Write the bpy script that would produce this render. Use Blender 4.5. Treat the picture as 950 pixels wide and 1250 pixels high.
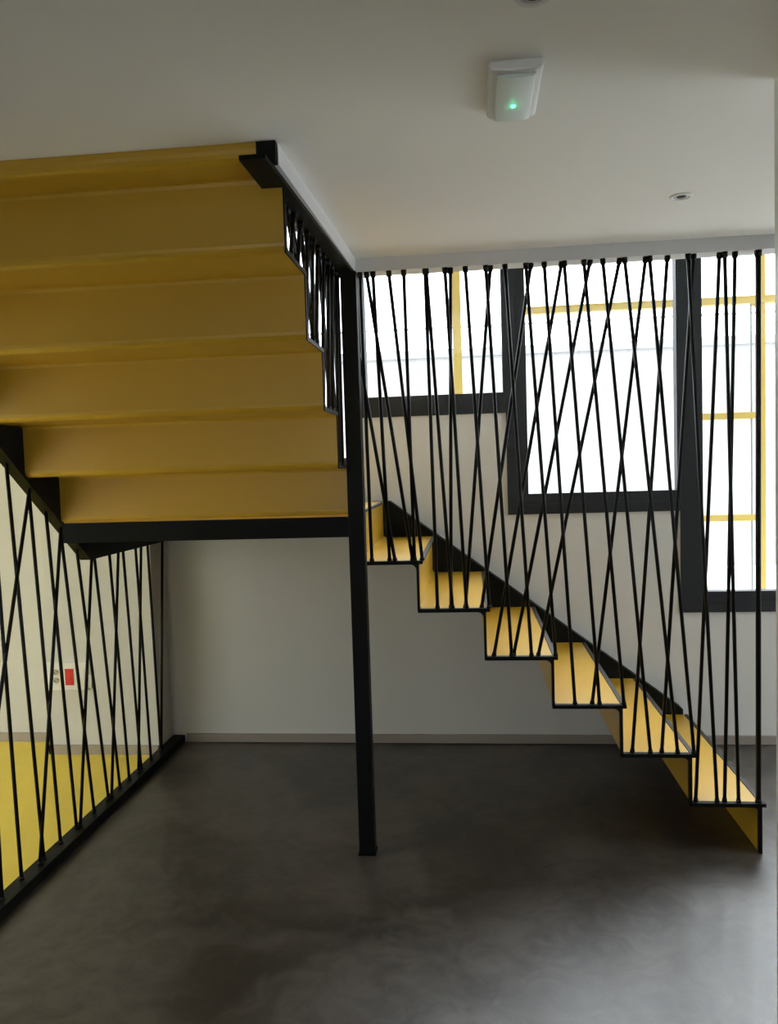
import bpy, bmesh, math, random
from mathutils import Vector, Matrix

C = bpy.context.scene
COL = C.collection
for o in list(bpy.data.objects):
    bpy.data.objects.remove(o)

# ------------------------------------------------------------------ camera
cam_d = bpy.data.cameras.new('camera')
cam = bpy.data.objects.new('camera', cam_d)
COL.objects.link(cam)
cam_d.sensor_fit = 'HORIZONTAL'
cam_d.sensor_width = 36.0
cam_d.lens = 964.8 / 950.0 * 36.0
cam_d.clip_start = 0.05
_yaw, _pitch, _roll = 0.1036, -0.0568, -0.0310
cy, sy = math.cos(_yaw), math.sin(_yaw)
_r = Vector((cy, sy, 0)); _f = Vector((-sy, cy, 0)); _u = Vector((0, 0, 1))
_f, _u = math.cos(_pitch) * _f + math.sin(_pitch) * _u, -math.sin(_pitch) * _f + math.cos(_pitch) * _u
_r, _u = math.cos(_roll) * _r + math.sin(_roll) * _u, -math.sin(_roll) * _r + math.cos(_roll) * _u
cam.matrix_world = Matrix(((_r.x, _u.x, -_f.x, 0.0), (_r.y, _u.y, -_f.y, 0.0), (_r.z, _u.z, -_f.z, 1.4703), (0, 0, 0, 1)))
C.camera = cam

# ------------------------------------------------------------------ world (bright overcast sky) and exposure
W = bpy.data.worlds.new('overcast_sky')
C.world = W
W.use_nodes = True
bg = W.node_tree.nodes['Background']
# standard overcast sky: three times brighter overhead than at the horizon
wn = W.node_tree
_tc = wn.nodes.new('ShaderNodeTexCoord'); _sx = wn.nodes.new('ShaderNodeSeparateXYZ')
_mr = wn.nodes.new('ShaderNodeMapRange')
_mr.inputs['From Min'].default_value = 0.0; _mr.inputs['From Max'].default_value = 1.0
_mr.inputs['To Min'].default_value = 3.1; _mr.inputs['To Max'].default_value = 13.0
wn.links.new(_tc.outputs['Generated'], _sx.inputs[0]); wn.links.new(_sx.outputs['Z'], _mr.inputs['Value'])
wn.links.new(_mr.outputs['Result'], bg.inputs['Strength'])
bg.inputs['Color'].default_value = (0.88, 0.95, 1.0, 1)
C.view_settings.view_transform = 'Standard'
C.view_settings.look = 'None'
C.view_settings.gamma = 1.0
C.view_settings.use_curve_mapping = False
C.view_settings.exposure = 0.0
C.cycles.max_bounces = 14
C.cycles.diffuse_bounces = 8
C.cycles.glossy_bounces = 4
C.cycles.transparent_max_bounces = 16
C.cycles.sample_clamp_indirect = 8.0


def portal(name, loc, rot, sx, sy_):
    """sky portal filling a window opening (guides sampling of the sky, gives no light of its own)"""
    l = bpy.data.lights.new(name, 'AREA')
    l.shape = 'RECTANGLE'; l.size = sx; l.size_y = sy_
    o = bpy.data.objects.new(name, l); COL.objects.link(o)
    o.location = loc; o.rotation_euler = rot
    l.cycles.is_portal = True
    return o


P = math.pi
portal('sky_portal', (0.325, 4.38, 2.5), (-P / 2, 0, 0), 3.75, 3.7)
portal('sky_portal', (-3.8, 1.6, 2.62), (0, 0, 0), 0.6, 2.4)
portal('sky_portal', (-0.35, -2.87, 1.15), (P / 2, 0, 0), 1.3, 1.3)
portal('sky_portal', (-4.97, 1.3, 1.15), (0, -P / 2, 0), 2.1, 2.6)
portal('sky_portal', (3.57, 2.6, 1.05), (0, P / 2, 0), 2.1, 1.6)


# ------------------------------------------------------------------ materials
def mat(name, color, rough=0.5, metal=0.0, spec=0.5, var=0.0, scale=6.0, bump=0.0, bscale=80.0, coat=0.0, detail=5.0):
    m = bpy.data.materials.new(name); m.use_nodes = True
    nt = m.node_tree; b = nt.nodes['Principled BSDF']
    b.inputs['Base Color'].default_value = (*color, 1)
    b.inputs['Roughness'].default_value = rough
    b.inputs['Metallic'].default_value = metal
    b.inputs['Specular IOR Level'].default_value = spec
    b.inputs['Coat Weight'].default_value = coat
    b.inputs['Coat Roughness'].default_value = 0.25
    tc = nt.nodes.new('ShaderNodeTexCoord')
    if var > 0:
        n = nt.nodes.new('ShaderNodeTexNoise'); n.inputs['Scale'].default_value = scale; n.inputs['Detail'].default_value = detail
        n.inputs['Roughness'].default_value = 0.62
        nt.links.new(tc.outputs['Object'], n.inputs['Vector'])
        r = nt.nodes.new('ShaderNodeValToRGB')
        r.color_ramp.elements[0].position = 0.32; r.color_ramp.elements[1].position = 0.68
        r.color_ramp.elements[0].color = (*[c * (1 - var) for c in color], 1)
        r.color_ramp.elements[1].color = (*[min(1, c * (1 + var)) for c in color], 1)
        nt.links.new(n.outputs['Fac'], r.inputs['Fac'])
        nt.links.new(r.outputs['Color'], b.inputs['Base Color'])
    if bump > 0:
        n2 = nt.nodes.new('ShaderNodeTexNoise'); n2.inputs['Scale'].default_value = bscale; n2.inputs['Detail'].default_value = 4
        nt.links.new(tc.outputs['Object'], n2.inputs['Vector'])
        bp = nt.nodes.new('ShaderNodeBump'); bp.inputs['Strength'].default_value = bump; bp.inputs['Distance'].default_value = 0.01
        nt.links.new(n2.outputs['Fac'], bp.inputs['Height'])
        nt.links.new(bp.outputs['Normal'], b.inputs['Normal'])
    return m


def emit(name, color, strength):
    m = bpy.data.materials.new(name); m.use_nodes = True
    b = m.node_tree.nodes['Principled BSDF']
    b.inputs['Base Color'].default_value = (*color, 1)
    b.inputs['Emission Color'].default_value = (*color, 1)
    b.inputs['Emission Strength'].default_value = strength
    return m


def glass(name, tint=(1, 1, 1)):
    m = bpy.data.materials.new(name); m.use_nodes = True
    nt = m.node_tree; nt.nodes.remove(nt.nodes['Principled BSDF'])
    out = nt.nodes['Material Output']
    tr = nt.nodes.new('ShaderNodeBsdfTransparent'); tr.inputs['Color'].default_value = (*tint, 1)
    gl = nt.nodes.new('ShaderNodeBsdfGlossy'); gl.inputs['Roughness'].default_value = 0.02
    lw = nt.nodes.new('ShaderNodeLayerWeight'); lw.inputs['Blend'].default_value = 0.5
    pw = nt.nodes.new('ShaderNodeMath'); pw.operation = 'POWER'; pw.inputs[1].default_value = 5.0
    fr = nt.nodes.new('ShaderNodeMath'); fr.operation = 'MULTIPLY_ADD'; fr.inputs[1].default_value = 0.96; fr.inputs[2].default_value = 0.04
    nt.links.new(lw.outputs['Facing'], pw.inputs[0]); nt.links.new(pw.outputs[0], fr.inputs[0])
    mx = nt.nodes.new('ShaderNodeMixShader')
    nt.links.new(fr.outputs[0], mx.inputs[0]); nt.links.new(tr.outputs[0], mx.inputs[1]); nt.links.new(gl.outputs[0], mx.inputs[2])
    nt.links.new(mx.outputs[0], out.inputs['Surface'])
    return m


def floor_mat():
    """hand trowelled micro-cement: large cloudy mottling and faint swirls"""
    m = bpy.data.materials.new('microcement'); m.use_nodes = True
    nt = m.node_tree; b = nt.nodes['Principled BSDF']; L = nt.links
    tc = nt.nodes.new('ShaderNodeTexCoord')
    n1 = nt.nodes.new('ShaderNodeTexNoise'); n1.inputs['Scale'].default_value = 1.9; n1.inputs['Detail'].default_value = 7
    n1.inputs['Roughness'].default_value = 0.6; n1.inputs['Distortion'].default_value = 0.8
    n2 = nt.nodes.new('ShaderNodeTexNoise'); n2.inputs['Scale'].default_value = 7.5; n2.inputs['Detail'].default_value = 8
    n2.inputs['Roughness'].default_value = 0.65; n2.inputs['Distortion'].default_value = 1.6
    mx = nt.nodes.new('ShaderNodeMath'); mx.operation = 'MULTIPLY_ADD'; mx.inputs[1].default_value = 0.55
    m2 = nt.nodes.new('ShaderNodeMath'); m2.operation = 'MULTIPLY'; m2.inputs[1].default_value = 0.45
    for n in (n1, n2): L.new(tc.outputs['Object'], n.inputs['Vector'])
    L.new(n2.outputs['Fac'], m2.inputs[0]); L.new(n1.outputs['Fac'], mx.inputs[0]); L.new(m2.outputs[0], mx.inputs[2])
    r = nt.nodes.new('ShaderNodeValToRGB')
    r.color_ramp.elements[0].position = 0.43; r.color_ramp.elements[0].color = (0.030, 0.025, 0.020, 1)
    r.color_ramp.elements[1].position = 0.59; r.color_ramp.elements[1].color = (0.090, 0.079, 0.069, 1)
    L.new(mx.outputs[0], r.inputs['Fac']); L.new(r.outputs['Color'], b.inputs['Base Color'])
    b.inputs['Specular IOR Level'].default_value = 0.9
    rr = nt.nodes.new('ShaderNodeMapRange'); rr.inputs['To Min'].default_value = 0.30; rr.inputs['To Max'].default_value = 0.46
    L.new(n2.outputs['Fac'], rr.inputs['Value']); L.new(rr.outputs['Result'], b.inputs['Roughness'])
    bp = nt.nodes.new('ShaderNodeBump'); bp.inputs['Strength'].default_value = 0.06; bp.inputs['Distance'].default_value = 0.01
    L.new(n2.outputs['Fac'], bp.inputs['Height']); L.new(bp.outputs['Normal'], b.inputs['Normal'])
    return m


M = dict(
    wall=mat('white_wall_paint', (0.60, 0.60, 0.57), 0.85, spec=0.2, bump=0.03, bscale=120),
    ceiling=mat('white_ceiling_paint', (0.90, 0.89, 0.85), 0.9, spec=0.15),
    plaster=mat('grey_white_plaster', (0.64, 0.64, 0.64), 0.8, spec=0.2),
    bounce_wall=mat('unseen_wall_bounce_tone', (0.36, 0.31, 0.26), 0.55, var=0.2, scale=5),  # made-up tone for unseen walls, dims and warms the light they bounce
    satin=mat('satin_white_paint', (0.72, 0.72, 0.72), 0.3, spec=0.6),
    floor=floor_mat(),
    yellow_floor=mat('yellow_resin_floor', (0.72, 0.55, 0.05), 0.4, var=0.04, scale=1.5),
    yellow=mat('yellow_painted_steel', (0.53, 0.31, 0.018), 0.40, spec=0.5, coat=0.5, var=0.03, scale=3.0),
    black=mat('black_painted_steel', (0.005, 0.006, 0.005), 0.5, spec=0.12),
    rod=mat('black_rod_steel', (0.006, 0.006, 0.006), 0.42, spec=0.2),
    edge=mat('dark_grey_edge_steel', (0.035, 0.034, 0.033), 0.55, spec=0.25),
    frame=mat('graphite_window_aluminium', (0.016, 0.019, 0.022), 0.5, spec=0.35),
    skirting=mat('brushed_taupe_aluminium', (0.36, 0.32, 0.28), 0.45, metal=0.35),
    outside=mat('pale_grey_facade_render', (0.30, 0.30, 0.30), 0.9, spec=0.1),
    coping=mat('grey_coping', (0.20, 0.205, 0.21), 0.8),
    paving=mat('pale_paving', (0.66, 0.65, 0.63), 0.9),
    outyellow=mat('pale_yellow_painted_frame', (0.45, 0.33, 0.09), 0.6, spec=0.2),
    plastic=mat('white_plastic', (0.72, 0.72, 0.70), 0.4),
    diffuser=mat('frosted_diffuser', (0.68, 0.76, 0.72), 0.35),
    red=mat('red_plastic', (0.60, 0.012, 0.015), 0.4),
    dark=mat('dark_hole', (0.02, 0.02, 0.02), 0.7),
    lens=mat('pale_grey_reflector', (0.45, 0.45, 0.44), 0.5),
    led=emit('green_led', (0.08, 1.0, 0.45), 6.0),
    glass=glass('clear_window_glass'),
)


# ------------------------------------------------------------------ helpers
class MB:
    def __init__(s): s.bm = bmesh.new()

    def box(s, a, b):
        x0, y0, z0 = a; x1, y1, z1 = b
        v = [s.bm.verts.new(p) for p in ((x0, y0, z0), (x1, y0, z0), (x1, y1, z0), (x0, y1, z0), (x0, y0, z1), (x1, y0, z1), (x1, y1, z1), (x0, y1, z1))]
        for f in ((0, 3, 2, 1), (4, 5, 6, 7), (0, 1, 5, 4), (1, 2, 6, 5), (2, 3, 7, 6), (3, 0, 4, 7)):
            s.bm.faces.new([v[i] for i in f])
        return s

    def prism(s, pts, ax, a, b):
        """2D polygon extruded along an axis: 'y' -> pts (x,z); 'x' -> pts (y,z); 'z' -> pts (x,y)"""
        def p3(p, t):
            return {'y': (p[0], t, p[1]), 'x': (t, p[0], p[1]), 'z': (p[0], p[1], t)}[ax]
        A = [s.bm.verts.new(p3(p, a)) for p in pts]; B = [s.bm.verts.new(p3(p, b)) for p in pts]
        n = len(pts)
        s.bm.faces.new(A); s.bm.faces.new(B[::-1])
        for i in range(n):
            s.bm.faces.new((A[i], B[i], B[(i + 1) % n], A[(i + 1) % n]))
        return s

    def tube(s, p, q, r, r2=None, n=10):
        p = Vector(p); q = Vector(q); d = (q - p).normalized()
        r2 = r if r2 is None else r2
        a = d.orthogonal().normalized(); b = d.cross(a)
        A = []; B = []
        for i in range(n):
            t = 2 * P * i / n; w = math.cos(t) * a + math.sin(t) * b
            A.append(s.bm.verts.new(p + w * r)); B.append(s.bm.verts.new(q + w * r2))
        s.bm.faces.new(A[::-1]); s.bm.faces.new(B)
        for i in range(n):
            f = s.bm.faces.new((A[i], A[(i + 1) % n], B[(i + 1) % n], B[i])); f.smooth = True
        return s

    def lathe(s, prof, c, n=32):
        """profile of (radius, z) revolved about the vertical through c"""
        rings = []
        for r, z in prof:
            rings.append([s.bm.verts.new((c[0] + r * math.cos(2 * P * i / n), c[1] + r * math.sin(2 * P * i / n), c[2] + z)) for i in range(n)])
        for k in range(len(rings) - 1):
            for i in range(n):
                f = s.bm.faces.new((rings[k][i], rings[k][(i + 1) % n], rings[k + 1][(i + 1) % n], rings[k + 1][i])); f.smooth = True
        return s

    def build(s, name, m, parent=None, bevel=0.0, loc=None):
        bmesh.ops.recalc_face_normals(s.bm, faces=s.bm.faces)
        if loc is not None:
            bmesh.ops.translate(s.bm, verts=s.bm.verts, vec=-Vector(loc))
        me = bpy.data.meshes.new(name); s.bm.to_mesh(me); s.bm.free()
        me.materials.append(m)
        o = bpy.data.objects.new(name, me); COL.objects.link(o)
        if loc is not None and parent is None: o.location = loc
        if parent is not None:
            o.parent = parent
            pl = Vector((0, 0, 0)); q = parent
            while q is not None: pl += q.location; q = q.parent
            o.location = (Vector(loc) if loc is not None else Vector((0, 0, 0))) - pl
        if bevel > 0:
            md = o.modifiers.new('bevel', 'BEVEL'); md.width = bevel; md.segments = 2; md.limit_method = 'ANGLE'
        return o


def thing(name, label, cat, loc=(0, 0, 0), group=None):
    o = bpy.data.objects.new(name, None); COL.objects.link(o)
    o.empty_display_size = 0.1
    o.location = loc; o['label'] = label; o['category'] = cat
    if group: o['group'] = group
    return o


def struct(o, label=None, cat=None):
    o['kind'] = 'structure'
    if label: o['label'] = label
    if cat: o['category'] = cat
    return o


# ------------------------------------------------------------------ dimensions
R = 0.185            # riser height
G = 0.2485           # going of the lower flight
GU = 0.2358          # going of the upper flight
D0 = 2.968           # front plane of lower flight and landing
DS = 4.030           # face of the wall stringer
D2 = 4.120           # back wall
X1 = 1.040           # first riser of the lower flight
T = 0.008            # plate thickness
XR, XL = -0.457, -1.607   # sides of the upper flight
ZC = 2.25            # ceiling
ZT = 2.20            # underside of the trim round the stair opening

# ------------------------------------------------------------------ setting
m = MB(); m.box((-1.62, -2.6, -0.12), (3.3, D2, 0.0))
struct(m.build('floor', M['floor']), 'mottled dark grey microcement floor under and in front of the staircase', 'floor')
m = MB(); m.box((-4.7, -0.45, -0.12), (-1.62, D2, 0.0))
struct(m.build('floor_left', M['yellow_floor']), 'bright yellow floor of the room beyond the rod screen at left', 'floor')

# ceiling slab in one mesh, round an L-shaped stair opening
m = MB()
m.box((-1.78, -2.6, ZC), (3.3, 1.882, 2.42))
# left room: ceiling with an opening for the added roof light
m.box((-4.7, -0.2, ZC), (-4.1, D2, 2.6)); m.box((-3.5, -0.2, ZC), (-1.78, D2, 2.6))
m.box((-4.1, -0.2, ZC), (-3.5, 0.4, 2.6)); m.box((-4.1, 2.8, ZC), (-3.5, D2, 2.6)); m.box((-1.78, 1.882, ZC), (-1.66, D2, 2.42))
m.box((-0.445, 1.882, ZC), (3.3, 2.99, 2.42))
struct(m.build('ceiling', M['ceiling']), 'plain white ceiling with an opening for the stairs', 'ceiling')

ZTOP = 4.8
# back wall with four window openings that step with the stairs
m = MB()
WIN = [(-1.55, -0.56, 1.42), (-0.56, 0.19, 1.73), (0.19, 1.052, 1.205), (1.052, 2.2, 0.686)]
WTOP = 4.3
m.box((-4.7, D2, 0), (-1.9, 4.37, 2.6)); m.box((-1.9, D2, 0), (-1.55, 4.37, ZTOP))
m.box((2.2, D2, 0), (3.3, 4.37, ZTOP))
for a, b, z in WIN:
    m.box((a, D2, 0), (b, 4.37, z))
m.box((-1.55, D2, WTOP), (2.2, 4.37, ZTOP))
struct(m.build('wall_back', M['wall']), 'white back wall behind the stairs, with stepped black-framed windows', 'wall')
# pier at the left end of the back wall
m = MB(); m.box((-2.255, 3.93, 0), (-1.662, D2, ZC))
struct(m.build('wall_pier', M['wall']), 'white wall pier with sockets, beyond the rod screen', 'wall')
# left room wall with a large opening
m = MB()
m.box((-4.95, -0.45, 0), (-4.7, 0.0, 2.6)); m.box((-4.95, 2.6, 0), (-4.7, 4.37, 2.6))
m.box((-4.95, 0.0, 0), (-4.7, 2.6, 0.1)); m.box((-4.95, 0.0, 2.2), (-4.7, 2.6, 2.6))
m.box((-4.7, -0.45, 0), (-1.78, -0.2, 2.6))
m.box((-1.9, -0.2, 2.6), (-1.78, 4.37, ZTOP))
struct(m.build('wall_left', M['wall']), 'white wall of the left room, outside the view', 'wall')
m = MB(); m.box((-1.78, -2.6, 0), (-1.66, 1.9, ZC)); m.box((-1.78, -2.6, 2.42), (-1.66, -0.2, ZTOP))  # partition added out of view to keep left room daylight off the stairs
struct(m.build('wall_light_block', M['bounce_wall']), 'unseen partition left of the camera, added to block light from the left room', 'wall')
# wall behind the camera
m = MB()
m.box((-1.78, -2.85, 0), (-1.0, -2.6, ZTOP)); m.box((0.3, -2.85, 0), (3.55, -2.6, ZTOP))
m.box((-1.0, -2.85, 0), (0.3, -2.6, 0.5)); m.box((-1.0, -2.85, 1.8), (0.3, -2.6, ZTOP))
struct(m.build('wall_front', M['bounce_wall']), 'unseen wall behind the camera, its tone made up for the light it bounces', 'wall')
# right: short wall whose end shows at the frame edge, and the outer wall of the passage beyond
m = MB(); m.box((0.648, -2.6, 0), (0.78, 1.763, ZC))
struct(m.build('wall_right', M['satin']), 'white wall end at the right edge of the picture', 'wall')
m = MB()
m.box((3.3, -2.6, 0), (3.55, 1.8, ZTOP)); m.box((3.3, 3.4, 0), (3.55, 4.37, ZTOP))
m.box((3.3, 1.8, 2.1), (3.55, 3.4, ZTOP))
struct(m.build('wall_passage', M['wall']), 'white wall of the passage right of the stairs', 'wall')
m = MB(); m.box((-1.78, -2.85, ZTOP), (3.55, 4.37, ZTOP + 0.15))
struct(m.build('ceiling_upper', M['ceiling']), 'white ceiling of the upper storey above the stair opening', 'ceiling')
# skirting
m = MB(); m.box((-1.58, 4.108, 0.004), (3.3, D2, 0.049))
struct(m.build('baseboard_back', M['skirting']), 'low taupe metal skirting along the back wall', 'baseboard')
m = MB(); m.box((-2.267, 3.918, 0.0), (-1.662, 3.93, 0.049)); m.box((-2.267, 3.918, 0.0), (-2.255, D2, 0.049))
struct(m.build('baseboard_pier', M['skirting']), 'taupe skirting around the foot of the wall pier', 'baseboard')
m = MB(); m.box((-4.7, 4.108, 0.0), (-2.267, D2, 0.049))
struct(m.build('baseboard_left', M['skirting']), 'taupe skirting of the yellow floored room', 'baseboard')


# trims around the stair opening: a band hanging 5 cm below the ceiling
def skew(y): return -0.406 - 0.0286 * (2.968 - y)
m = MB(); m.box((skew(2.968), D0, ZT), (3.3, 3.05, 2.46))
struct(m.build('trim_1', M['plaster']), 'pale grey band along the edge of the stair opening above the lower flight', 'trim')
m = MB(); m.prism([(skew(1.9), 1.9), (skew(2.968), 2.968), (skew(2.968) - 0.018, 2.968), (skew(1.9) - 0.018, 1.9)], 'z', ZT, ZC)
struct(m.build('trim_2', M['plaster']), 'white band running from the camera side to the post under the ceiling', 'trim')


# windows: black frame of four deep members, inner sash, pane
def window(n, x0, x1, z0, fl, fr, label):
    y0, y1 = 4.108, 4.185
    m = MB()
    fo = 0.055
    zi = z0 + 0.052
    m.box((x0, y0, z0), (x1, y1, zi))
    m.box((x0, y0, WTOP - 0.06), (x1, y1, WTOP))
    l1 = min(fo, fl * 0.55); r1 = min(fo, fr * 0.55)
    m.box((x0, y0, zi), (x0 + l1, y1, WTOP - 0.06))
    m.box((x1 - r1, y0, zi), (x1, y1, WTOP - 0.06))
    o = m.build('window_%d' % n, M['frame']); struct(o, label, 'window')
    m = MB(); a0 = x0 + l1; a1 = x1 - r1; b0 = x0 + fl; b1 = x1 - fr; zz = z0 + 0.105; zt = WTOP - 0.11
    ya, yb = 4.114, 4.18
    m.box((a0, ya, zi), (a1, yb, zz)); m.box((a0, ya, zt), (a1, yb, WTOP - 0.06))
    m.box((a0, ya, zz), (b0, yb, zt)); m.box((b1, ya, zz), (a1, yb, zt))
    m.build('sash', M['frame'], o)
    m = MB(); m.box((b0 - 0.004, 4.145, zz - 0.004), (b1 + 0.004, 4.151, zt + 0.004))
    m.build('pane', M['glass'], o)
    return o


window(1, -0.56, 0.19, 1.73, 0.034, 0.012, 'shortest black framed window, highest of the row, right beside the post')
window(2, 0.19, 1.052, 1.205, 0.107, 0.012, 'middle black framed window above the centre of the lower flight')
window(3, 1.052, 2.2, 0.686, 0.112, 0.06, 'tall black framed window reaching lowest, at the right end of the row')
window(4, -1.55, -0.56, 1.42, 0.06, 0.05, 'window over the landing seen only in slits left of the post')


def plain_window(n, a, b, label, ax):
    """glazed opening on the unseen sides of the room"""
    m = MB(); t = 0.06
    x0, y0, z0 = a; x1, y1, z1 = b
    if ax == 'x':
        m.box((x0, y0, z0), (x1, y1, z0 + t)); m.box((x0, y0, z1 - t), (x1, y1, z1))
        m.box((x0, y0, z0 + t), (x1, y0 + t, z1 - t)); m.box((x0, y1 - t, z0 + t), (x1, y1, z1 - t))
    else:
        m.box((x0, y0, z0), (x1, y1, z0 + t)); m.box((x0, y0, z1 - t), (x1, y1, z1))
        m.box((x0, y0, z0 + t), (x0 + t, y1, z1 - t)); m.box((x1 - t, y0, z0 + t), (x1, y1, z1 - t))
    o = struct(m.build('window_%d' % n, M['frame']), label, 'window')
    m = MB()
    if ax == 'x':
        xm = (x0 + x1) / 2; m.box((xm - 0.003, y0 + t, z0 + t), (xm + 0.003, y1 - t, z1 - t))
    else:
        ym = (y0 + y1) / 2; m.box((x0 + t, ym - 0.003, z0 + t), (x1 - t, ym + 0.003, z1 - t))
    m.build('pane', M['glass'], o)


m = MB(); m.box((-4.15, 0.35, 2.6), (-3.45, 0.42, 2.68)); m.box((-4.15, 2.78, 2.6), (-3.45, 2.85, 2.68)); m.box((-4.15, 0.42, 2.6), (-4.08, 2.78, 2.68)); m.box((-3.52, 0.42, 2.6), (-3.45, 2.78, 2.68))  # roof light added out of view to brighten the left room
roof = struct(m.build('window_5', M['frame']), 'unseen roof light added to brighten the left room', 'window')
m = MB(); m.box((-4.08, 0.42, 2.63), (-3.52, 2.78, 2.64)); m.build('pane', M['glass'], roof)
plain_window(7, (-4.86, 0.0, 0.1), (-4.79, 2.6, 2.2), 'tall window of the left room, outside the view', 'x')
plain_window(8, (-1.0, -2.76, 0.5), (0.3, -2.69, 1.8), 'window behind the camera', 'y')
plain_window(6, (3.4, 1.8, 0.0), (3.47, 3.4, 2.1), 'glazed door of the passage, outside the view', 'x')

# ------------------------------------------------------------------ outside
m = MB(); m.box((-30, -25, -0.3), (30, 30, -0.13))
struct(m.build('ground', M['paving']), 'pale paving outside the windows', 'ground')
fac = thing('neighbouring_building', 'white building with a flat roof seen brightly through the windows', 'building', (1.5, 12.0, -0.13))
m = MB(); m.box((-9, 12.0, -0.13), (12, 13.0, 3.08)); m.build('wall', M['outside'], fac)
m = MB(); m.box((-9.05, 11.93, 3.08), (12.05, 13.05, 3.20)); o = m.build('coping', M['coping'], fac); o['label'] = 'pale grey coping'
m = MB(); m.box((-9.0, 12.4, 3.58), (12.0, 12.42, 3.61))
for k in range(12):
    m.box((-9.0 + k * 1.9, 12.4, 3.20), (-8.98 + k * 1.9, 12.42, 3.58))
m.build('roof_rail', M['coping'], fac)
fy = thing('exterior_frame', 'pale yellow metal frame standing outside the black framed windows', 'frame', (0.9, 5.2, -0.13))
for x0, x1 in ((-0.090, -0.034), (1.37, 1.42), (1.81, 1.854)):
    m = MB(); m.box((x0, 5.2, -0.13), (x1, 5.25, 3.6)); m.build('post', M['outyellow'], fy)
m = MB(); m.box((0.31, 5.195, 2.420), (3.2, 5.245, 2.466)); m.build('beam', M['outyellow'], fy)
for z in (1.704, 1.06):
    m = MB(); m.box((1.38, 5.2, z), (1.81, 5.24, z + 0.042)); m.build('rail', M['outyellow'], fy)
m = MB(); m.prism([(1.762, 2.42), (1.81, 2.42), (1.81, 2.395)], 'y', 5.205, 5.235); m.build('bracket', M['outyellow'], fy)
m = MB(); m.box((1.768, 5.21, -0.13), (1.777, 5.22, 2.42)); m.build('cable_rod', M['coping'], fy)


# ------------------------------------------------------------------ stair plates
def arc(cx, cz, r, a0, a1, n=4):
    return [(cx + r * math.cos(a0 + (a1 - a0) * i / n), cz + r * math.sin(a0 + (a1 - a0) * i / n)) for i in range(n + 1)]


def step_profile(k, go, rr=0.016):
    """folded sheet in a frame where the flight climbs towards -s; riser k outer face at s=-(k-1)*go.
    Returns a closed outline: lower bend, riser, upper bend, tread (to the next lower bend)."""
    s = -(k - 1) * go; zt = k * R; zb = (k - 1) * R
    outer = []; inner = []
    # concave bend at the riser foot (starts from the tread below), convex bend at the nosing
    outer += [(s + rr, zb)] + arc(s + rr, zb + rr, rr, -P / 2, -P, 4)[1:]
    inner += [(s + rr, zb - T)] + arc(s + rr, zb + rr, rr + T, -P / 2, -P, 4)[1:]
    r2 = 0.006
    outer += arc(s - r2, zt - r2, r2, 0, P / 2, 3)
    inner += [(s - T, zt - T - 0.012), (s - T - 0.003, zt - T - 0.003), (s - T - 0.012, zt - T)]
    e = s - go + rr
    outer.append((e, zt)); inner.append((e, zt - T))
    return outer + inner[::-1]


LOWER_BASE = (X1 - 0.7, 3.5, 0)
lower = thing('staircase', 'lower flight of yellow folded steel steps rising left along the back wall', 'staircase', LOWER_BASE)
for k in range(1, 8):
    go = G
    pts = step_profile(k, go)
    if k == 1:   # no tread below the first riser
        s = 0.0
        pts = [(s, 0.0)] + [p for p in pts if p[1] > 0.02 and p[0] > -T * 0.5] + [p for p in pts if p[1] > 0.02 and p[0] <= -T * 0.5] + [(s - T, 0.0)]
    if k == 7:   # riser only, the landing plate lies on its top
        pts = [p for p in pts if p[1] < 7 * R - 0.03] 
        s = -6 * G
        out_ = pts[:len(pts) // 2]; in_ = pts[len(pts) // 2:]
        pts = out_ + [(s, 7 * R - T), (s - T, 7 * R - T)] + in_
    m = MB(); m.prism([(X1 + p[0], p[1]) for p in pts], 'y', D0 + 0.022, DS)
    m.build('step', M['yellow'], lower)
# black edge bar following every step on the open side, and the grey nosing strip along each tread front
for k in range(1, 7):
    x = X1 - (k - 1) * G; xa = x - G; z = k * R; zb = (k - 1) * R
    zlo = 0.0 if k == 1 else zb - 0.003
    f = 0.022
    pts = [(xa - 0.008, z + 0.003), (x + 0.0155, z + 0.003), (x + 0.0155, z - 0.010), (x + 0.001, z - 0.010), (x + 0.001, zlo), (x - T - 0.001, zlo)]
    pts += [(x - T - 0.001, z - 0.011 - f)] + [(px, pz) for px, pz in arc(x - T - 0.001 - f, z - 0.011 - f, f, 0, P / 2, 5)] + [(xa - 0.008, z - 0.011)]
    m = MB(); m.prism(pts, 'y', D0, D0 + 0.022)
    m.build('edge_bar', M['black'], lower)
for k in range(1, 8):
    x = X1 - (k - 1) * G; z = k * R
    m = MB(); m.box((x - 0.001, D0 + 0.022, z - 0.009), (x + 0.0155, DS, z + 0.0015))
    m.build('nosing', M['edge'], lower)
# stringer against the wall
m = MB()
sl = (1.295 - 0.194) / (-0.417 - 1.057)
def zs(x): return 0.194 + sl * (x - 1.057)
xe = 1.057 - 0.194 / sl
low_ = []
for k in range(1, 8):   # underside follows the folded steps
    x = X1 - (k - 1) * G
    low_ += [(x - T, (k - 1) * R - (T if k > 1 else 0)), (x - T, k * R - T)]
m.prism([(-0.47, zs(-0.417)), (-0.417, zs(-0.417)), (X1 - 0.006, zs(X1 - 0.006)), (X1 - 0.006, 0.0)] + low_[:-1] + [(X1 - 6 * G - T, 1.22), (-0.47, 1.22)], 'y', DS, 4.1075)
m.build('stringer', M['black'], lower)

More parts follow.
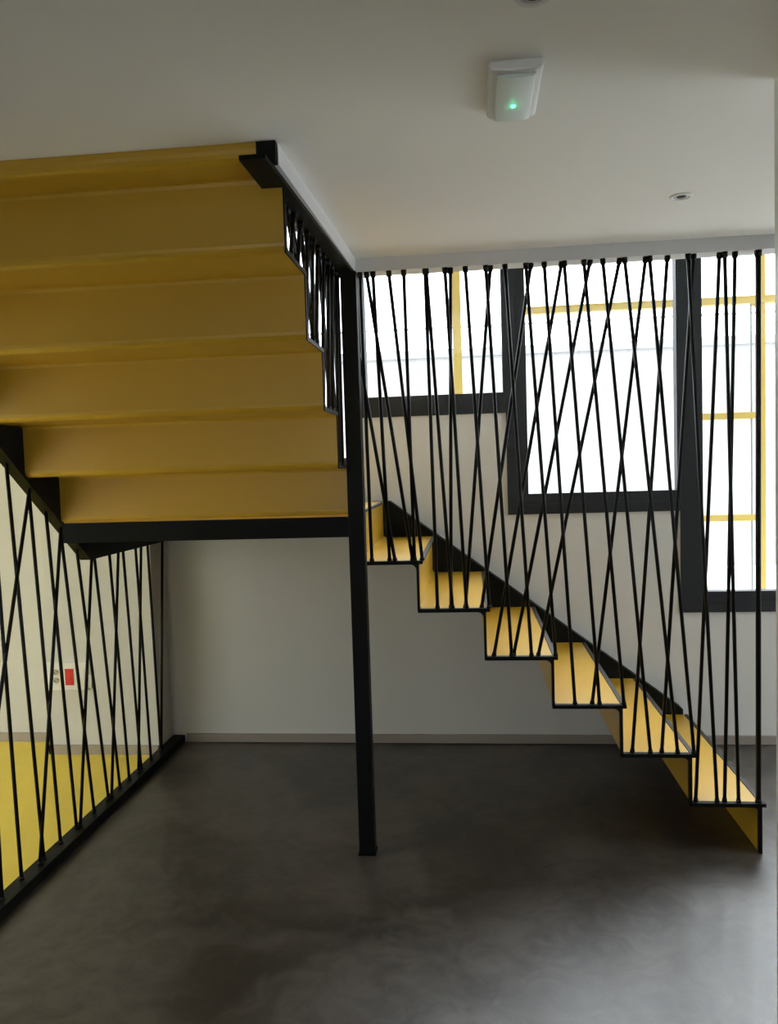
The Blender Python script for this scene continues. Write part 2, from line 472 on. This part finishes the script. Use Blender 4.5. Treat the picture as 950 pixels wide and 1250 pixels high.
# landing
land = thing('landing', 'yellow quarter landing with a black edge where the two flights meet', 'landing', (-1.03, 3.5, 7 * R))
m = MB(); m.box((XL, D0 + 0.012, 7 * R - T), (X1 - 6 * G, DS, 7 * R)); m.build('plate', M['yellow'], land)
m = MB()
m.prism([(XL, 1.209), (-0.459, 1.209), (-0.459, 1.262)] + arc(-0.479, 1.267, 0.02, 0, P / 2, 5)[1:] + [(XL, 1.287)], 'y', D0 - 0.002, D0 + 0.012)
m.build('front_bar', M['black'], land)
m = MB(); m.box((XL, DS, 1.12), (-0.47, 4.1075, 1.295)); m.build('wall_bar', M['black'], land)

# upper flight, climbing towards the camera
upper = thing('staircase', 'upper flight of yellow folded steel steps seen from below, rising to the ceiling', 'staircase', (-1.03, 2.4, 7 * R))
for k in range(8, 14):
    pts = step_profile(k - 7, GU)
    pts = [(D0 + s, z + 7 * R) for s, z in pts]
    if k == 8:
        pts = [p for p in pts if not (p[0] > D0 + 0.001)]
    if k == 13:
        y13 = 1.892
        pts = [(p[0] - (D0 - 5 * GU) + y13, p[1]) for p in pts if p[1] < 12 * R + 0.1]
        h_ = len(pts) // 2
        pts = pts[:h_] + [(y13, 13 * R), (y13 - T, 13 * R)] + pts[h_:]
    if k == 12:
        pts = [(max(p[0], 1.892 + 0.016), p[1]) for p in pts]
    m = MB(); m.prism(pts, 'x', XL, XR)
    m.build('step', M['yellow'], upper)
# thin black edge bar on the open right side
for k in range(8, 13):
    y = D0 - (k - 8) * GU; ya = max(y - GU, 1.903 + T); z = k * R
    m = MB(); m.prism([(ya - T, z + 0.002), (y + 0.012, z + 0.002), (y + 0.012, z - 0.010), (y + 0.001, z - 0.010), (y + 0.001, z - R + 0.002), (y - T, z - R + 0.002), (y - T, z - 0.010), (ya - T, z - 0.010)], 'x', XR, XR + 0.004)
    m.build('edge_bar', M['black'], upper)
# left stringer: sloped plate, turning level along the landing
m = MB()
su = R / GU
def zl(y): return 1.117 + (3.184 - y) * (1.578 - 1.116) / (3.184 - 2.578)
yt = 1.80
ztop = lambda y: 7 * R + 0.27 + (D0 - y) * su
m.prism([(4.105, 1.117), (3.184, 1.117), (yt, zl(yt)), (yt, ztop(yt) + 0.05), (D0, 7 * R + 0.27), (D0 + 0.19, 7 * R + 0.12), (4.105, 7 * R + 0.12)], 'x', -1.652, XL)
o = m.build('stringer', M['black'], upper)

# ------------------------------------------------------------------ post
post = thing('support_post', 'square black steel post standing on the dark floor between both flights', 'post', (-0.4255, 2.925, 0))
m = MB(); m.box((-0.455, 2.896, 0.006), (-0.396, 2.955, 2.188)); m.build('shaft', M['black'], post, bevel=0.003)
m = MB(); m.box((-0.459, 2.892, 0.0), (-0.392, 2.959, 0.006)); m.build('base_plate', M['black'], post)


# ------------------------------------------------------------------ rods
def rod(parent, p, q, r, name='rod', foot=True, head=True, fr=0.0100):
    p = Vector(p); q = Vector(q)
    m = MB(); m.tube(p, q, r, n=10)
    o = m.build(name, M['rod'], parent, loc=tuple(p))
    d = (q - p)
    if head:
        up = q - d * (0.020 / d.length)
        m = MB(); m.tube(up, q, fr, fr * 1.05, n=10); m.build('top_ferrule', M['rod'], o)
    if foot:
        lo = p + d * (0.012 / d.length)
        m = MB(); m.tube(p, lo, fr * 0.95, fr * 0.85, n=10); m.build('foot_ferrule', M['rod'], o)
    return o


LOWER_RODS = [(-0.3921, -0.3812, 6), (-0.4496, -0.2924, 6), (-0.3429, -0.3128, 6), (-0.3677, -0.2251, 6), (-0.2272, -0.2176, 6), (-0.2834, -0.1883, 6),
              (-0.1477, -0.1355, 5), (-0.1434, -0.0789, 5), (-0.0535, -0.0848, 5), (-0.0741, -0.0257, 5), (0.0942, -0.0306, 5), (0.2418, 0.0311, 5), (0.001, 0.0594, 5),
              (0.3531, 0.0729, 4), (0.0762, 0.1393, 4), (0.4552, 0.1467, 4), (0.1462, 0.2134, 4), (0.5605, 0.239, 4), (0.2219, 0.3029, 4),
              (0.2883, 0.3711, 3), (0.6518, 0.4355, 3), (0.3602, 0.4617, 3), (0.4303, 0.5506, 3),
              (0.7279, 0.5804, 2), (0.4977, 0.645, 2), (0.8198, 0.6876, 2), (0.575, 0.744, 2), (0.6627, 0.8023, 2),
              (0.9091, 0.8092, 1), (0.7973, 0.8839, 1), (0.9627, 0.9133, 1), (0.9241, 0.9608, 1)]
rail = thing('stair_railing', 'railing of slanted black rods from the lower flight up to the ceiling band', 'railing', (0.3, 2.985, 0.0))
for xt, xb, k in LOWER_RODS:
    dy = 0.0045 if xt > xb else -0.0045
    rod(rail, (xb, 2.985 + dy, k * R + 0.003), (xt, 2.985 + dy, ZT), 0.0068)
o = rod(rail, (1.0330, 2.985, R + 0.003), (1.0405, 2.985, ZT), 0.0095, name='end_post', fr=0.0125)
o['label'] = 'thicker upright end rod'

# upper guard: rods between the opening beam and the open side of the upper flight
guard = thing('stair_railing', 'crossed black rods hung from the black ceiling beam beside the upper flight', 'railing', (-0.46, 2.4, ZT))
fl_ = lambda y, w: skew(y) - w
m = MB(); m.prism([(skew(1.825) - 0.012, 1.825), (skew(2.968) - 0.002, 2.966), (-0.495, 2.966), (-0.513, 1.825)], 'z', 2.188, 2.199)
m.build('beam_flange', M['black'], guard)
m = MB(); m.prism([(skew(1.886) - 0.019, 1.886), (skew(2.968) - 0.019, 2.966), (-0.475, 2.966), (-0.486, 1.886)], 'z', 2.199, ZC)
m.prism([(skew(1.880) - 0.002, 1.880), (skew(1.9) - 0.002, 1.9), (-0.486, 1.9), (-0.486, 1.880)], 'z', 2.199, ZC)
m.build('beam_web', M['black'], guard)
GUARD = [(2.10, 2.055), (2.16, 2.24), (2.215, 2.12), (2.225, 2.32), (2.30, 2.20), (2.33, 2.45), (2.39, 2.29), (2.455, 2.56), (2.47, 2.38), (2.55, 2.44),
         (2.60, 2.70), (2.645, 2.52), (2.71, 2.83), (2.73, 2.62), (2.79, 2.70), (2.84, 2.90), (2.875, 2.79), (2.91, 2.87)]
for yt_, yb_ in GUARD:
    k = 8 + max(0, int((D0 - yb_) / GU))
    dx = 0.004 if yt_ > yb_ else -0.004
    rod(guard, (XR - 0.011 + dx, yb_, k * R + 0.0), (XR - 0.013 + dx - 0.01 * (2.9 - yt_), yt_, 2.188), 0.0068)

# left rod screen on its floor beam
screen = thing('rod_screen', 'screen of slanted black rods on a low floor beam beside the yellow floor', 'screen', (-1.622, 3.0, 0))
m = MB(); m.box((-1.655, 1.5, 0.0), (-1.590, 4.118, 0.040)); m.build('floor_beam', M['black'], screen, bevel=0.002)
LEFT_RODS = [(2.474, 1.608, 2.46), (2.55, 1.555, 2.593), (2.65, 1.513, 2.741), (2.776, 1.421, 2.27), (2.784, 1.421, 2.864), (2.894, 1.322, 2.991),
             (2.985, 1.258, 2.699), (2.995, 1.257, 3.143), (3.117, 1.127, 3.277), (3.226, 1.114, 3.005), (3.267, 1.113, 3.393), (3.41, 1.114, 3.492),
             (3.485, 1.117, 3.29), (3.551, 1.114, 3.628), (3.691, 1.118, 3.747), (3.739, 1.113, 3.577), (3.835, 1.116, 3.873), (4.009, 1.12, 3.861),
             (2.40, 0, 2.31), (2.25, 0, 2.05), (2.18, 0, 2.20), (2.05, 0, 2.12), (1.98, 0, 1.86)]
for yt_, z_, yb_ in LEFT_RODS:
    z_ = 1.117 if yt_ > 3.184 else zl(yt_)
    dx = 0.004 if yt_ > yb_ else -0.004
    rod(screen, (-1.626 + dx, yb_, 0.040), (-1.628 + dx, yt_, z_ + 0.002), 0.0068, head=False)

# ------------------------------------------------------------------ ceiling fittings
em = thing('emergency_light', 'white emergency light with a glowing green indicator on the ceiling', 'light', (0.108, 1.70, ZC))
def dome(x0, x1, z0, h, n=12, e=0.6):
    return [(x0, z0)] + [((x0 + x1) / 2 - (x1 - x0) / 2 * math.cos(P * i / n), z0 - h * math.sin(P * i / n) ** e) for i in range(1, n)] + [(x1, z0)]
m = MB(); m.prism(dome(0.055, 0.163, 2.244, 0.018, e=0.35) + [(0.163, ZC), (0.055, ZC)], 'y', 1.590, 1.812); m.build('base', M['plastic'], em, bevel=0.006)
m = MB(); m.prism(dome(0.070, 0.148, 2.227, 0.008, e=0.5), 'y', 1.602, 1.803); m.build('diffuser', M['diffuser'], em, bevel=0.002)
gl = bpy.data.lights.new('indicator_glow', 'POINT'); gl.color = (0.05, 1.0, 0.4); gl.energy = 0.004; gl.shadow_soft_size = 0.003
go = bpy.data.objects.new('indicator_glow', gl); COL.objects.link(go); go.location = (0.109, 1.726, 2.208)
m = MB(); m.lathe([(0.0001, -0.003), (0.004, -0.002), (0.005, 0.002)], (0.109, 1.726, 2.2185), 14); o = m.build('indicator', M['led'], em)
o['label'] = 'glowing green indicator dot'


def downlight(c, label):
    d = thing('downlight', label, 'light', (c[0], c[1], ZC), 'recessed ceiling downlights')
    m = MB(); m.lathe([(0.024, -0.001), (0.026, -0.004), (0.031, -0.004), (0.034, 0.0)], (c[0], c[1], ZC), 32); m.build('rim', M['plastic'], d)
    m = MB(); m.lathe([(0.0245, -0.0012), (0.020, -0.0020), (0.0001, -0.0024)], (c[0], c[1], ZC), 24); m.build('reflector', M['lens'], d)
    m = MB(); m.lathe([(0.014, -0.0019), (0.013, -0.0034), (0.0001, -0.0036)], (c[0], c[1], ZC), 20); m.build('lamp', M['dark'], d)


downlight((0.648, 2.487), 'small round recessed downlight in the ceiling right of the emergency light')
downlight((0.125, 1.386), 'small round recessed downlight cut off by the top edge of the picture')

# ------------------------------------------------------------------ socket panel
sp = thing('socket_panel', 'white wall socket panel with red sockets on the pier behind the rod screen', 'socket', (-2.14, 3.93, 0.42))
m = MB(); m.box((-2.252, 3.918, 0.345), (-2.030, 3.9299, 0.496)); m.build('cover_plate', M['plastic'], sp, bevel=0.003)


def disc_y(cx, cz, r, y, m, n=20, d=0.004):
    m.tube((cx, y, cz), (cx, y - d, cz), r, r, n)


for row, z in enumerate((0.443, 0.400)):
    m = MB(); m.box((-2.226, 3.915, z - 0.0205), (-2.176, 3.918, z + 0.0205)); o = m.build('socket', M['plastic'], sp)
    m = MB(); disc_y(-2.201, z, 0.0165, 3.9152, m, d=0.002); m.build('socket_well', M['skirting'], o)
    for dx in (-0.0085, 0.0085):
        m = MB(); disc_y(-2.201 + dx, z + dx * 0.5, 0.0032, 3.9134, m, n=10, d=0.001); m.build('pin_hole', M['dark'], o)
for row, z in enumerate((0.439, 0.395)):
    m = MB(); m.box((-2.152, 3.915, z - 0.0215), (-2.106, 3.918, z + 0.0215)); o = m.build('socket', M['red'], sp); o['label'] = 'red socket'
    m = MB(); disc_y(-2.129, z, 0.0165, 3.9152, m, d=0.002); m.build('socket_well', M['red'], o)
m = MB(); m.box((-2.085, 3.9155, 0.376), (-2.047, 3.918, 0.463)); m.build('blank_cover', M['plastic'], sp)
m = MB(); m.box((-2.030, 3.922, 0.355), (-2.012, 3.9299, 0.43)); m.build('cable_clip', M['plaster'], sp)
